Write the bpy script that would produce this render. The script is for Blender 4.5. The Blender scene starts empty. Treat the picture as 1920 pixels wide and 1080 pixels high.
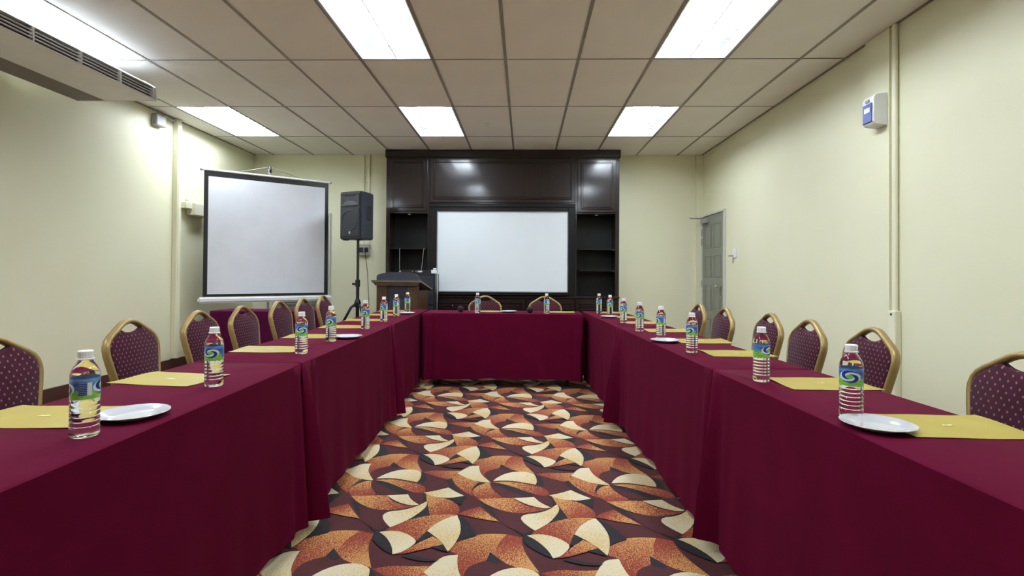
import bpy, bmesh, math, random
import numpy as np
from mathutils import Vector, Matrix
random.seed(7)
C = bpy.context.scene.collection
SC = bpy.context.scene
PI = math.pi

# ------------------------------------------------------------------ camera, world, exposure
F, PITCH, YAW, ROLL, CY, CAMH = 977.07, .010, -.0243, .0073, 505.65, 1.13
def cam_axes():
    cp, sp, cy, sy, cr, sr = math.cos(PITCH), math.sin(PITCH), math.cos(YAW), math.sin(YAW), math.cos(ROLL), math.sin(ROLL)
    f = Vector((sy*cp, cy*cp, sp)); r = Vector((cy, -sy, 0)); u = r.cross(f)
    return r*cr + u*sr, -r*sr + u*cr, f
AX_R, AX_U, AX_F = cam_axes()
cam_data = bpy.data.cameras.new('camera'); cam = bpy.data.objects.new('camera', cam_data); C.objects.link(cam)
m3 = Matrix((AX_R, AX_U, -AX_F)).transposed()
cam.matrix_world = Matrix.Translation((0, 0, CAMH)) @ m3.to_4x4()
cam_data.sensor_width = 36; cam_data.lens = F/1920*36; cam_data.shift_y = (CY-540)/1920
cam_data.clip_start = .02
SC.camera = cam
w = bpy.data.worlds.new('world'); SC.world = w; w.use_nodes = True
w.node_tree.nodes['Background'].inputs[0].default_value = (.9, .95, 1, 1)
w.node_tree.nodes['Background'].inputs[1].default_value = .05
SC.view_settings.view_transform = 'Standard'; SC.view_settings.look = 'None'
SC.view_settings.gamma = 1; SC.view_settings.use_curve_mapping = False
SC.view_settings.exposure = 0.0
LAMP_STRENGTH = 46.5
LAMP_COLOR = (.83, .925, 1.03)

# ------------------------------------------------------------------ materials
def srgb(r, g, b):
    f = lambda c: (c/255/12.92) if c/255 <= .04045 else ((c/255+.055)/1.055)**2.4
    return (f(r), f(g), f(b), 1)
class NT:
    def __init__(s, name):
        s.m = bpy.data.materials.new(name); s.m.use_nodes = True
        s.t = s.m.node_tree; s.b = s.t.nodes['Principled BSDF']
    def n(s, typ, **kw):
        nd = s.t.nodes.new(typ)
        for k, v in kw.items(): setattr(nd, k, v)
        return nd
    def l(s, a, b): s.t.links.new(a, b)
    def math(s, op, a, b=None, c=None):
        nd = s.n('ShaderNodeMath', operation=op)
        for i, x in enumerate((a, b, c)):
            if x is None: continue
            if isinstance(x, (int, float)): nd.inputs[i].default_value = x
            else: s.l(x, nd.inputs[i])
        return nd.outputs[0]
    def mix(s, fac, a, b):
        nd = s.n('ShaderNodeMix', data_type='RGBA')
        for inp, x in ((nd.inputs[0], fac), (nd.inputs[6], a), (nd.inputs[7], b)):
            if isinstance(x, (int, float, tuple)): inp.default_value = x
            else: s.l(x, inp)
        return nd.outputs[2]
    def noise(s, scale, detail=3, vec=None, rough=.5):
        nd = s.n('ShaderNodeTexNoise'); nd.inputs['Scale'].default_value = scale
        nd.inputs['Detail'].default_value = detail; nd.inputs['Roughness'].default_value = rough
        if vec is not None: s.l(vec, nd.inputs['Vector'])
        return nd.outputs['Fac']
    def obj(s): return s.n('ShaderNodeTexCoord').outputs['Object']
    def sep(s, v):
        nd = s.n('ShaderNodeSeparateXYZ'); s.l(v, nd.inputs[0]); return nd.outputs
    def bump(s, h, strength=.2, dist=.01):
        nd = s.n('ShaderNodeBump'); nd.inputs['Strength'].default_value = strength; nd.inputs['Distance'].default_value = dist
        s.l(h, nd.inputs['Height']); s.l(nd.outputs[0], s.b.inputs['Normal'])
    def ramp(s, f, lo, hi):
        nd = s.n('ShaderNodeMapRange'); nd.inputs[1].default_value = lo; nd.inputs[2].default_value = hi; s.l(f, nd.inputs[0]); return nd.outputs[0]
    def set(s, **kw):
        for k, v in kw.items():
            i = s.b.inputs[k.replace('_', ' ')]
            if isinstance(v, (int, float, tuple)): i.default_value = v
            else: s.l(v, i)
        return s
def var(name, col, col2, scale, rough=.6, bump=0, bscale=None, **kw):
    """two close tones mixed by noise, with optional fine relief"""
    k = NT(name); v = k.obj()
    k.set(Base_Color=k.mix(k.ramp(k.noise(scale, 4, v), .3, .7), col, col2), Roughness=rough, **kw)
    if bump: k.bump(k.noise(bscale or scale*8, 3, v), bump)
    return k.m
M = {}
M['wall'] = var('wall_paint', srgb(229, 226, 196), srgb(225, 222, 190), 1.3, .55, .05, 60)
M['trim'] = var('trim_paint', srgb(234, 231, 204), srgb(229, 226, 198), 2, .5, .03, 40)
M['tile'] = var('ceiling_tile', srgb(240, 237, 232), srgb(235, 232, 226), 2.2, .9, .08, 130)
M['bar'] = var('ceiling_bar', srgb(142, 138, 128), srgb(130, 126, 118), 6, .5)
M['slab'] = var('slab', srgb(120, 118, 112), srgb(110, 108, 102), 3, .9)
M['baseboard'] = var('baseboard_wood', srgb(78, 45, 38), srgb(62, 35, 30), 5, .45)
M['white_metal'] = var('white_enamel', srgb(238, 240, 240), srgb(230, 232, 233), 4, .45)
M['cream_plastic'] = var('cream_plastic', srgb(236, 233, 208), srgb(228, 224, 198), 5, .45)
M['grey_plastic'] = var('grey_plastic', srgb(160, 158, 156), srgb(148, 146, 145), 6, .5)
M['return'] = var('return_grille', srgb(128, 122, 118), srgb(118, 112, 108), 30, .6)
M['dark_grey'] = var('dark_grey_plastic', srgb(44, 44, 50), srgb(36, 36, 42), 20, .5)
M['speaker'] = var('speaker_shell', srgb(34, 37, 46), srgb(27, 30, 38), 60, .5, .15, 300)
M['grille'] = var('speaker_grille', srgb(28, 30, 35), srgb(18, 20, 24), 250, .55, .3, 400)
M['black'] = var('black_metal', srgb(24, 24, 27), srgb(16, 16, 19), 12, .4)
M['chrome'] = var('chrome', srgb(205, 205, 205), srgb(190, 190, 190), 8, .18, Metallic=1.0)
M['door'] = var('door_paint', srgb(132, 134, 121), srgb(126, 128, 115), 2.5, .45)
M['jamb'] = var('jamb_paint', srgb(206, 207, 198), srgb(198, 199, 190), 3, .45)
M['plate'] = var('white_china', srgb(190, 190, 194), srgb(184, 184, 188), 3, .16, Coat_Weight=.4)
M['cap'] = var('bottle_cap', srgb(246, 247, 248), srgb(236, 238, 240), 60, .4)
M['brown_wood'] = var('lectern_wood', srgb(84, 54, 32), srgb(66, 42, 25), 9, .4)
M['tan_edge'] = var('tan_edge', srgb(104, 95, 84), srgb(90, 82, 72), 9, .45)
M['navy'] = var('lectern_panel', srgb(44, 41, 56), srgb(37, 34, 47), 6, .45)
M['slate'] = var('lectern_hood', srgb(52, 54, 68), srgb(44, 46, 59), 6, .5)
M['table_wood'] = var('folding_table_top', srgb(150, 120, 84), srgb(136, 106, 72), 6, .5)
M['foam'] = var('foam', srgb(42, 24, 28), srgb(30, 17, 21), 160, .95, .5, 300)
M['blue'] = var('blue_panel', srgb(46, 62, 150), srgb(36, 50, 130), 20, .35)
M['lcd'] = var('light_panel', srgb(214, 222, 232), srgb(196, 208, 222), 20, .3)
M['rubber'] = var('rubber', srgb(22, 22, 23), srgb(14, 14, 15), 30, .8)
# gold chair frame
M['gold'] = var('gold_frame', srgb(160, 134, 82), srgb(144, 119, 70), 7, .38, Metallic=.3)
# dark polished cabinet wood
def wood():
    k = NT('dark_cabinet_wood'); v = k.obj()
    mp = k.n('ShaderNodeMapping'); mp.inputs['Scale'].default_value = (14, 14, 1.2); k.l(v, mp.inputs[0])
    g = k.noise(2.2, 6, mp.outputs[0], .6)
    k.set(Base_Color=k.mix(k.ramp(g, .3, .7), srgb(34, 17, 13), srgb(22, 11, 9)), Roughness=.4, Specular_IOR_Level=.25, Coat_Weight=.75, Coat_Roughness=.11)
    k.bump(k.noise(5, 4, v), .05, .02)
    return k.m
M['wood'] = wood()
M['board_frame'] = var('whiteboard_frame', srgb(18, 16, 20), srgb(13, 12, 15), 8, .3, Specular_IOR_Level=.3)
M['niche'] = var('niche_lining', srgb(24, 23, 22), srgb(18, 17, 17), 4, .55, Specular_IOR_Level=.25)
M['whiteboard'] = var('whiteboard_enamel', srgb(226, 232, 236), srgb(220, 227, 232), 1.5, .3, Coat_Weight=.7, Coat_Roughness=.06)
def screen_mat():
    k = NT('projection_fabric'); v = k.obj()
    st = k.ramp(k.noise(2.6, 5, v), .42, .8)
    k.set(Base_Color=k.mix(k.math('MULTIPLY', st, .5), srgb(228, 230, 237), srgb(206, 208, 214)), Roughness=.75)
    return k.m
M['screen'] = screen_mat()
def cloth_mat(name, a, b, sh):
    k = NT(name); v = k.obj()
    n = k.noise(7, 3, v)
    k.set(Base_Color=k.mix(k.ramp(n, .3, .7), a, b), Roughness=.85, Sheen_Weight=sh, Sheen_Roughness=.35, Specular_IOR_Level=.07, Sheen_Tint=srgb(214, 110, 160))
    k.bump(k.noise(420, 2, v), .12, .002)
    return k.m
M['cloth'] = cloth_mat('maroon_tablecloth', srgb(86, 4, 37), srgb(81, 3, 34), .03)
M['plum'] = cloth_mat('plum_tablecloth', srgb(84, 18, 60), srgb(78, 16, 55), .2)
def fabric():
    k = NT('dotted_chair_fabric'); v = k.obj(); x, y, z = k.sep(v)
    xz = k.math('ADD', z, k.math('MULTIPLY', x, 1.0))
    p = k.math('MULTIPLY', k.math('SINE', k.math('MULTIPLY', y, 215.0)), k.math('SINE', k.math('MULTIPLY', xz, 185.0)))
    d = k.ramp(p, .66, .86)
    base = k.mix(k.ramp(k.noise(30, 2, v), .3, .7), srgb(66, 19, 36), srgb(57, 16, 30))
    k.set(Base_Color=k.mix(d, base, srgb(132, 90, 102)), Roughness=.85, Specular_IOR_Level=.2, Sheen_Weight=.05)
    k.bump(k.noise(300, 2, v), .2, .002)
    return k.m
M['fabric'] = fabric()
def paper():
    k = NT('yellow_paper'); v = k.obj()
    k.set(Base_Color=k.mix(k.ramp(k.noise(9, 3, v), .3, .7), srgb(166, 147, 52), srgb(159, 140, 46)), Roughness=.38)
    return k.m
M['paper'] = paper()
M['logo'] = var('white_print', srgb(240, 236, 205), srgb(232, 228, 196), 50, .5)
def pet():
    k = NT('clear_water_bottle'); v = k.obj()
    k.set(Base_Color=(.985, .99, .99, 1), Roughness=.015, Transmission_Weight=1.0, IOR=1.33)
    return k.m
M['pet'] = pet()
def label_mat():
    k = NT('bottle_label'); uv = k.n('ShaderNodeTexCoord').outputs['UV']; u, v, _ = k.sep(uv)
    n = k.math('MULTIPLY', k.math('SUBTRACT', k.noise(7, 4, uv), .5), .5)
    blue = k.mix(k.ramp(k.noise(5, 3, uv), .35, .65), srgb(40, 84, 172), srgb(112, 164, 214))
    green = k.mix(k.ramp(k.noise(9, 3, uv), .35, .65), srgb(88, 176, 52), srgb(158, 208, 92))
    col = k.mix(k.ramp(k.math('ADD', v, n), .42, .5), green, blue)
    # two swirl emblems, one a third of a turn away from the other
    for uc in (.30, .80):
        du = k.math('DIVIDE', k.math('SUBTRACT', u, uc), .15); dv = k.math('DIVIDE', k.math('SUBTRACT', v, .52), .34)
        r = k.math('SQRT', k.math('ADD', k.math('MULTIPLY', du, du), k.math('MULTIPLY', dv, dv)))
        ins = k.math('LESS_THAN', r, 1.0)
        wave = k.math('SINE', k.math('ADD', k.math('MULTIPLY', r, 8.5), k.math('MULTIPLY', k.math('ARCTAN2', dv, du), 2.0)))
        sw = k.mix(k.ramp(wave, -.1, .35), srgb(22, 48, 128), srgb(214, 230, 240))
        core = k.math('LESS_THAN', r, .34)
        sw = k.mix(core, sw, srgb(120, 196, 84))
        col = k.mix(ins, col, sw)
    # information panel: dark blue block with fine pale lines, white block beside it
    inp = k.math('MULTIPLY', k.math('MULTIPLY', k.math('GREATER_THAN', u, .50), k.math('LESS_THAN', u, .585)),
                 k.math('MULTIPLY', k.math('GREATER_THAN', v, .18), k.math('LESS_THAN', v, .8)))
    lines = k.math('GREATER_THAN', k.math('SINE', k.math('MULTIPLY', v, 75.0)), .35)
    col = k.mix(inp, col, k.mix(lines, srgb(24, 42, 112), srgb(120, 146, 196)))
    inw = k.math('MULTIPLY', k.math('MULTIPLY', k.math('GREATER_THAN', u, .59), k.math('LESS_THAN', u, .64)),
                 k.math('MULTIPLY', k.math('GREATER_THAN', v, .18), k.math('LESS_THAN', v, .8)))
    col = k.mix(inw, col, srgb(220, 230, 232))
    k.set(Base_Color=col, Roughness=.3)
    return k.m
M['label'] = label_mat()
def lamp_mat():
    k = NT('lit_lamp'); k.set(Base_Color=(.9, .9, .9, 1), Emission_Color=(*LAMP_COLOR, 1), Emission_Strength=LAMP_STRENGTH)
    return k.m
M['lamp'] = lamp_mat()
def carpet(name, a, b=None):
    k = NT(name); v = k.obj()
    fine = k.noise(200, 1, v)
    if b is None:
        col = k.mix(k.ramp(k.noise(60, 3, v), .3, .7), a, tuple(c*.8 for c in a[:3])+(1,))
    else:
        at = k.n('ShaderNodeAttribute', attribute_name='tone')
        t = k.math('ADD', at.outputs['Fac'], k.math('MULTIPLY', k.math('SUBTRACT', fine, .5), 3.4))
        col = k.mix(k.ramp(t, .52, .68), a, b)
    k.set(Base_Color=col, Roughness=.95)
    k.bump(fine, .5, .004)
    return k.m
CARPET = [carpet('carpet_maroon', srgb(70, 21, 24)), carpet('carpet_black', srgb(28, 23, 27)),
          carpet('carpet_rust_gold', srgb(124, 42, 27), srgb(184, 134, 74)), carpet('carpet_cream', srgb(200, 187, 156), srgb(188, 160, 106))]

# ------------------------------------------------------------------ mesh helpers
def new(name, bm, mat, parent=None, smooth=False, angle=None):
    me = bpy.data.meshes.new(name); bm.normal_update(); bm.to_mesh(me); bm.free()
    for mt in (mat if isinstance(mat, (list, tuple)) else [mat]): me.materials.append(M[mt] if isinstance(mt, str) else mt)
    if smooth:
        for p in me.polygons: p.use_smooth = True
        if angle: me.set_sharp_from_angle(angle=math.radians(angle))
    o = bpy.data.objects.new(name, me); C.objects.link(o)
    if parent: o.parent = parent
    return o
def inst(name, src, parent=None, loc=(0, 0, 0), rot=(0, 0, 0), scale=None):
    o = bpy.data.objects.new(name, src.data); C.objects.link(o); o.parent = parent; o.location = loc; o.rotation_euler = rot
    if scale: o.scale = scale
    return o
def box(bm, x0, x1, y0, y1, z0, z1, bev=0, seg=1):
    v = [bm.verts.new(p) for p in ((x0,y0,z0),(x1,y0,z0),(x1,y1,z0),(x0,y1,z0),(x0,y0,z1),(x1,y0,z1),(x1,y1,z1),(x0,y1,z1))]
    fs = [bm.faces.new([v[i] for i in q]) for q in ((3,2,1,0),(4,5,6,7),(0,1,5,4),(1,2,6,5),(2,3,7,6),(3,0,4,7))]
    if bev:
        es = list({e for f in fs for e in f.edges})
        bmesh.ops.bevel(bm, geom=es, offset=bev, segments=seg, affect='EDGES', clamp_overlap=True)
def B(*a, **k):
    bm = bmesh.new(); box(bm, *a, **k); return bm
def lathe(bm, prof, n=32, c=(0, 0, 0), cap=True):
    rings = []
    for r, z in prof:
        rings.append([bm.verts.new((c[0]+r*math.cos(2*PI*i/n), c[1]+r*math.sin(2*PI*i/n), c[2]+z)) for i in range(n)])
    for a, b in zip(rings, rings[1:]):
        for i in range(n): bm.faces.new((a[i], a[(i+1) % n], b[(i+1) % n], b[i]))
    if cap:
        bm.faces.new(rings[0][::-1]); bm.faces.new(rings[-1])
    return rings
def tube(bm, pts, r, n=10, prof=None, up=None, closed=False, cap=True):
    """sweep a circle (or prof: list of (a,b)) along pts"""
    P = [Vector(p) for p in pts]; rings = []; N = len(P)
    nrm = None
    for i in range(N):
        a = P[(i-1) % N] if closed or i > 0 else P[i]; b = P[(i+1) % N] if closed or i < N-1 else P[i]
        t = (b-a).normalized()
        if up is not None: s = Vector(up)
        elif nrm is None:
            s = Vector((0, 0, 1)) if abs(t.z) < .9 else Vector((1, 0, 0))
        else: s = nrm
        s = (s - t*s.dot(t)).normalized(); nrm = s; q = t.cross(s)
        rr = r[i] if isinstance(r, (list, tuple)) else r
        pr = prof or [(math.cos(2*PI*k/n), math.sin(2*PI*k/n)) for k in range(n)]
        rings.append([bm.verts.new(P[i] + s*(x*rr) + q*(y*rr)) for x, y in pr])
    n = len(rings[0]); seq = list(zip(rings, rings[1:])) + ([(rings[-1], rings[0])] if closed else [])
    for a, b in seq:
        for i in range(n): bm.faces.new((a[i], a[(i+1) % n], b[(i+1) % n], b[i]))
    if cap and not closed:
        bm.faces.new(rings[0][::-1]); bm.faces.new(rings[-1])
def prism(bm, poly, axis, a, b):
    """extrude a 2D polygon along axis from a to b. axis 'x': poly=(y,z); 'y': (x,z); 'z': (x,y)"""
    def P(p, t): return {'x': (t, p[0], p[1]), 'y': (p[0], t, p[1]), 'z': (p[0], p[1], t)}[axis]
    v0 = [bm.verts.new(P(p, a)) for p in poly]; v1 = [bm.verts.new(P(p, b)) for p in poly]; n = len(poly)
    f0 = bm.faces.new(v0); f1 = bm.faces.new(v1[::-1])
    for i in range(n): bm.faces.new((v0[(i+1) % n], v0[i], v1[i], v1[(i+1) % n]))
    bmesh.ops.recalc_face_normals(bm, faces=bm.faces[:])
    return f0, f1
def sphere(bm, c, r, n=16, sz=1):
    res = bmesh.ops.create_uvsphere(bm, u_segments=n, v_segments=n//2+2, radius=r)
    for v in res['verts']: v.co = Vector((v.co.x, v.co.y, v.co.z*sz)) + Vector(c)
def tag(o, label, cat, group=None):
    o['label'] = label; o['category'] = cat
    if group: o['group'] = group
    return o
def thing(name, label, cat, loc=(0, 0, 0), rz=0, group=None):
    o = bpy.data.objects.new(name, None); C.objects.link(o); o.empty_display_size = .1
    o.location = loc; o.rotation_euler = (0, 0, rz)
    return tag(o, label, cat, group)
def struct(name, bm, mat, label=None, parent=None):
    o = new(name, bm, mat, parent); o['kind'] = 'structure'
    if label: o['label'] = label
    return o
def copy_tree(o, parent=None):
    c = o.copy(); C.objects.link(c); c.parent = parent
    for ch in [q for q in bpy.data.objects if q.parent == o]: copy_tree(ch, c)
    return c

# ------------------------------------------------------------------ room shell
XL, XR, YB, YF, ZC = -4.07, 2.60, 7.712, -1.75, 2.908
struct('wall_left', B(XL-.12, XL, YF-.12, YB+.12, -.02, 3.15), 'wall', 'pale cream painted wall on the left')
struct('wall_right', B(XR, XR+.12, YF-.12, YB+.12, -.02, 3.15), 'wall', 'pale cream painted wall on the right with a grey door')
struct('wall_back', B(XL, XR, YB, YB+.12, -.02, 3.15), 'wall', 'pale yellow cream wall behind the dark cabinet')
struct('wall_front', B(XL, XR, YF-.12, YF, -.02, 3.15), 'wall', 'cream painted wall behind the camera')
def pilaster(name, a, lab): return struct(name, B(*a), 'wall', lab)
pilaster('trim_1', (XR-.03, XR-.0005, 3.74, 4.0, 0.0, ZC-.006), 'shallow cream pilaster on the right wall')
pilaster('trim_2', (XL+.0005, XL+.02, 2.6, 3.99, 0.0, ZC-.006), 'shallow cream pilaster at the left edge of the left wall')
pilaster('trim_3', (XR-.1, XR-.0005, YB-.05, YB-.0005, 0.0, ZC-.006), 'narrow cream boxed corner beside the grey door')
bb = .13
struct('baseboard_left', B(XL+.0005, XL+.015, 4.0, YB-.02, .0, bb, bev=.004), 'baseboard', 'dark brown baseboard along the left wall')
struct('baseboard_right', B(XR-.015, XR-.0005, YF+.02, 3.73, .0, bb, bev=.004), 'baseboard', 'dark brown baseboard along the right wall')
struct('baseboard_back', B(1.36, XR-.11, YB-.015, YB-.0005, .0, bb, bev=.004), 'baseboard', 'dark brown baseboard under the back wall')

# ------------------------------------------------------------------ carpet floor: a woven repeat of arcs, traced on the floor plane
def floor_pt(px, py):
    d = AX_F + AX_R*((px-960)/F) + AX_U*((CY-py)/F); t = -CAMH/d.z
    return (d.x*t, d.y*t)
Kb, O_, Cr, Mr = 1, 2, 3, 0
MOTIF = [  # colour, points in a 4.153x enlargement whose corner is (600, 820); last entry = where the gold is brightest
 (Kb, [(980,335),(1020,322),(1040,370),(1080,420),(1130,455),(1060,430),(1010,385)], None),
 (Kb, [(785,270),(830,290),(828,335),(805,362),(755,350),(785,320)], None),
 (O_, [(800,270),(900,258),(1010,262),(1130,260),(1170,243),(1120,285),(1060,312),(985,327),(880,297)], (1130,265)),
 (O_, [(360,190),(420,155),(500,135),(600,128),(700,130),(775,142),(757,175),(765,215),(795,268),(740,252),(680,250),(625,232),(575,195),(540,225),(470,237),(415,258),(385,290),(376,262),(385,232),(402,205)], (640,130)),
 (O_, [(700,130),(775,142),(757,175),(765,215),(795,268),(740,252),(680,250),(625,232),(590,205),(640,160)], (770,250)),
 (Mr, [(385,290),(415,258),(470,237),(540,226),(575,195),(625,232),(680,248),(560,268),(490,295),(440,320),(415,335)], None),
 (Kb, [(540,226),(575,195),(625,230),(590,240)], None),
 (Cr, [(440,322),(490,295),(560,268),(640,252),(720,250),(785,265),(790,290),(780,325),(755,350),(700,340),(600,322),(520,318)], (740,320)),
 (Cr, [(400,205),(330,208),(280,225),(190,268),(225,295),(290,320),(360,333),(415,335),(390,295),(375,265),(385,230)], (330,330)),
 (O_, [(190,262),(150,285),(128,310),(135,360),(170,405),(215,440),(230,395),(270,360),(330,335),(260,308)], (180,330)),
 (Kb, [(232,398),(275,358),(320,335),(395,335),(310,357)], None),
 (O_, [(405,338),(370,340),(310,357),(260,380),(230,402),(222,430),(245,458),(350,460),(440,445),(400,400),(397,365)], (330,350)),
 (Mr, [(415,345),(460,362),(520,397),(590,432),(650,442),(600,452),(520,454),(450,440),(405,405),(395,370)], None),
 (Kb, [(425,338),(500,348),(560,367),(640,402),(700,428),(650,443),(590,432),(520,397),(460,362)], None),
 (O_, [(430,335),(540,328),(640,340),(740,360),(800,378),(825,405),(815,430),(770,440),(700,425),(640,400),(560,365),(500,345)], (470,335)),
 (O_, [(240,460),(350,458),(450,452),(525,455),(560,500),(640,530),(740,540),(620,562),(500,572),(390,555),(300,515)], (330,490)),
 (Kb, [(240,480),(300,515),(390,555),(330,575),(310,610),(275,555)], None),
 (Mr, [(300,540),(390,556),(500,573),(620,562),(540,582),(490,605),(488,640),(512,672),(530,700),(440,735),(370,690),(325,650)], None),
 (Kb, [(500,574),(620,563),(740,541),(640,572),(540,582)], None),
 (Cr, [(525,455),(600,452),(685,447),(710,490),(770,528),(720,535),(640,520),(570,490)], (650,520)),
 (Mr, [(685,447),(700,432),(810,438),(825,480),(805,515),(775,525),(715,490)], None),
 (Kb, [(800,440),(826,445),(830,500),(790,520),(812,480)], None),
 (Cr, [(490,605),(540,580),(640,572),(740,548),(832,503),(832,540),(790,580),(700,640),(610,680),(545,705),(510,670),(488,635)], (780,560)),
 (Kb, [(838,530),(855,615),(790,622),(690,650),(790,583)], None),
 (Cr, [(810,435),(900,420),(1000,395),(1050,425),(1122,460),(1020,477),(930,472),(860,462)], (850,440)),
 (Kb, [(1010,478),(1122,460),(1140,468),(1095,530),(1055,515)], None),
 (O_, [(826,445),(860,463),(930,472),(1000,485),(1060,518),(1092,565),(1072,606),(960,612),(855,612),(842,540),(830,500)], (850,480)),
 (O_, [(1072,605),(1130,575),(1245,545),(1310,600),(1395,662),(1250,640),(1150,620)], (1320,640)),
 (Kb, [(1072,612),(1130,640),(1180,700),(1220,772),(1150,790),(1060,818),(1085,770),(1097,710)], None),
 (O_, [(500,730),(610,680),(720,640),(850,613),(1000,606),(1068,612),(1010,650),(900,690),(835,735),(780,790),(748,815),(740,800),(690,762),(600,738)], (1000,625)),
 (Kb, [(380,690),(440,725),(520,712),(470,748),(420,742)], None),
 (Cr, [(835,735),(900,680),(1000,630),(1068,613),(1092,670),(1097,740),(1072,800),(1032,860),(995,897),(960,840),(920,800),(870,760)], (990,800)),
 (O_, [(590,918),(690,875),(790,815),(875,778),(922,803),(955,842),(860,865),(760,890),(680,910)], (880,800)),
 (Kb, [(745,822),(790,775),(832,735),(878,768),(860,787),(790,818)], None),
 (Kb, [(860,862),(955,842),(998,903),(930,885)], None),
 (Kb, [(625,930),(700,918),(800,948),(930,965),(850,976),(740,967)], None),
 (Cr, [(460,745),(530,735),(610,738),(690,763),(748,808),(740,835),(690,872),(620,907),(563,920),(562,870),(540,820),(505,775)], (560,770)),
 (Kb, [(435,745),(470,748),(510,785),(545,830),(562,890),(555,918),(500,890),(450,850),(405,800),(415,765)], None),
]
VA = np.array([.6445, -.006]); VB = np.array([.001, .983])
def build_floor():
    S = 4.153
    base = [floor_pt(600+a/S, 820+b/S) for a, b in [(415, 335)]][0]
    bm = bmesh.new(); lay = bm.verts.layers.float.new('tone')
    vs = [bm.verts.new(p) for p in ((XL, YF, 0), (XR, YF, 0), (XR, YB, 0), (XL, YB, 0))]
    bm.faces.new(vs).material_index = 0
    def smooth_poly(pts):      # Chaikin once, keeping sharp tips
        out = []; n = len(pts)
        for i in range(n):
            a, b, c = Vector(pts[i-1]), Vector(pts[i]), Vector(pts[(i+1) % n])
            if (b-a).length > 1e-6 and (c-b).length > 1e-6 and (b-a).angle(c-b) < math.radians(50):
                out += [b.lerp(a, .25), b.lerp(c, .25)]
            else: out.append(b)
        return [(p.x, p.y) for p in out]
    shapes = []
    for k, (col, pts, foc) in enumerate(MOTIF):
        P = [floor_pt(600+a/S, 820+b/S) for a, b in pts]; P = smooth_poly(P)
        ts = [0]*len(P)
        if foc:
            f = floor_pt(600+foc[0]/S, 820+foc[1]/S); d = [math.hypot(p[0]-f[0], p[1]-f[1]) for p in P]
            mx = max(d); ts = [1.05-1.15*x/mx for x in d]
        shapes.append((col, P, ts, .0003+.00012*k))
    for i in range(-9, 8):
        for j in range(-6, 7):
            o = VA*i + VB*j
            for col, P, ts, z in shapes:
                Q = [(p[0]+o[0], p[1]+o[1]) for p in P]
                if any(q[0] < XL+.005 or q[0] > XR-.005 or q[1] < YF or q[1] > YB for q in Q): continue
                vv = []
                for q, t in zip(Q, ts):
                    v = bm.verts.new((q[0], q[1], z)); v[lay] = t; vv.append(v)
                fc = bm.faces.new(vv); fc.material_index = col; fc.normal_update()
                if fc.normal.z < 0: fc.normal_flip()
    o = new('floor', bm, CARPET); o['kind'] = 'structure'
    o['label'] = 'patterned carpet of cream, rust, maroon and black arcs'
    return o
build_floor()

# ------------------------------------------------------------------ suspended ceiling
ceiling = struct('ceiling', B(XL-.12, XR+.12, YF-.12, YB+.12, 3.12, 3.2), 'slab', 'suspended ceiling of off-white rectangular tiles in a grey grid')
GX0, GY1 = -.1701, 4.2755
cols = [XL] + [GX0+.6*c for c in range(-6, 5)] + [XR]
rows = [YF]
k = -6
while GY1+1.2*k < YB:
    if GY1+1.2*k > YF+.05: rows.append(GY1+1.2*k)
    k += 1
rows.append(YB)
light_cells = set()
for ci in range(len(cols)-1):
    for ri in range(len(rows)-1):
        cc = round((cols[ci]-GX0)/.6); rr = round((rows[ri]-GY1)/1.2)
        if ci > 0 and cc in (-6, -2, 2) and rr in (1, -1, -3): light_cells.add((ci, ri))
tiles = {}
for ci in range(len(cols)-1):
    for ri in range(len(rows)-1):
        if (ci, ri) in light_cells: continue
        wx, wy = cols[ci+1]-cols[ci]-.004, rows[ri+1]-rows[ri]-.004
        key = (round(wx, 3), round(wy, 3))
        loc = ((cols[ci]+cols[ci+1])/2, (rows[ri]+rows[ri+1])/2, ZC+random.uniform(-.0015, .0015))
        if key not in tiles:
            t = new('ceiling_tile', B(-wx/2, wx/2, -wy/2, wy/2, 0, .014, bev=.003), 'tile', ceiling); t.location = loc; tiles[key] = t
        else: inst('ceiling_tile', tiles[key], ceiling, loc)
rb = new('grid_bar', B(-.012, .012, YF+.001, YB-.001, -.0045, -.0015), 'bar', ceiling); rb.location = (cols[1], 0, ZC)
for x in cols[2:-1]: inst('grid_bar', rb, ceiling, (x, 0, ZC))
cb = new('grid_bar', B(XL+.001, XR-.001, -.006, .006, -.004, -.0015), 'bar', ceiling); cb.location = (0, rows[1], ZC)
for y in rows[2:-1]: inst('grid_bar', cb, ceiling, (0, y, ZC))
ea = new('edge_angle', B(-.012, .012, YF+.001, YB-.001, -.005, -.0016), 'bar', ceiling); ea.location = (XL+.0125, 0, ZC)
inst('edge_angle', ea, ceiling, (XR-.0125, 0, ZC))

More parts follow.
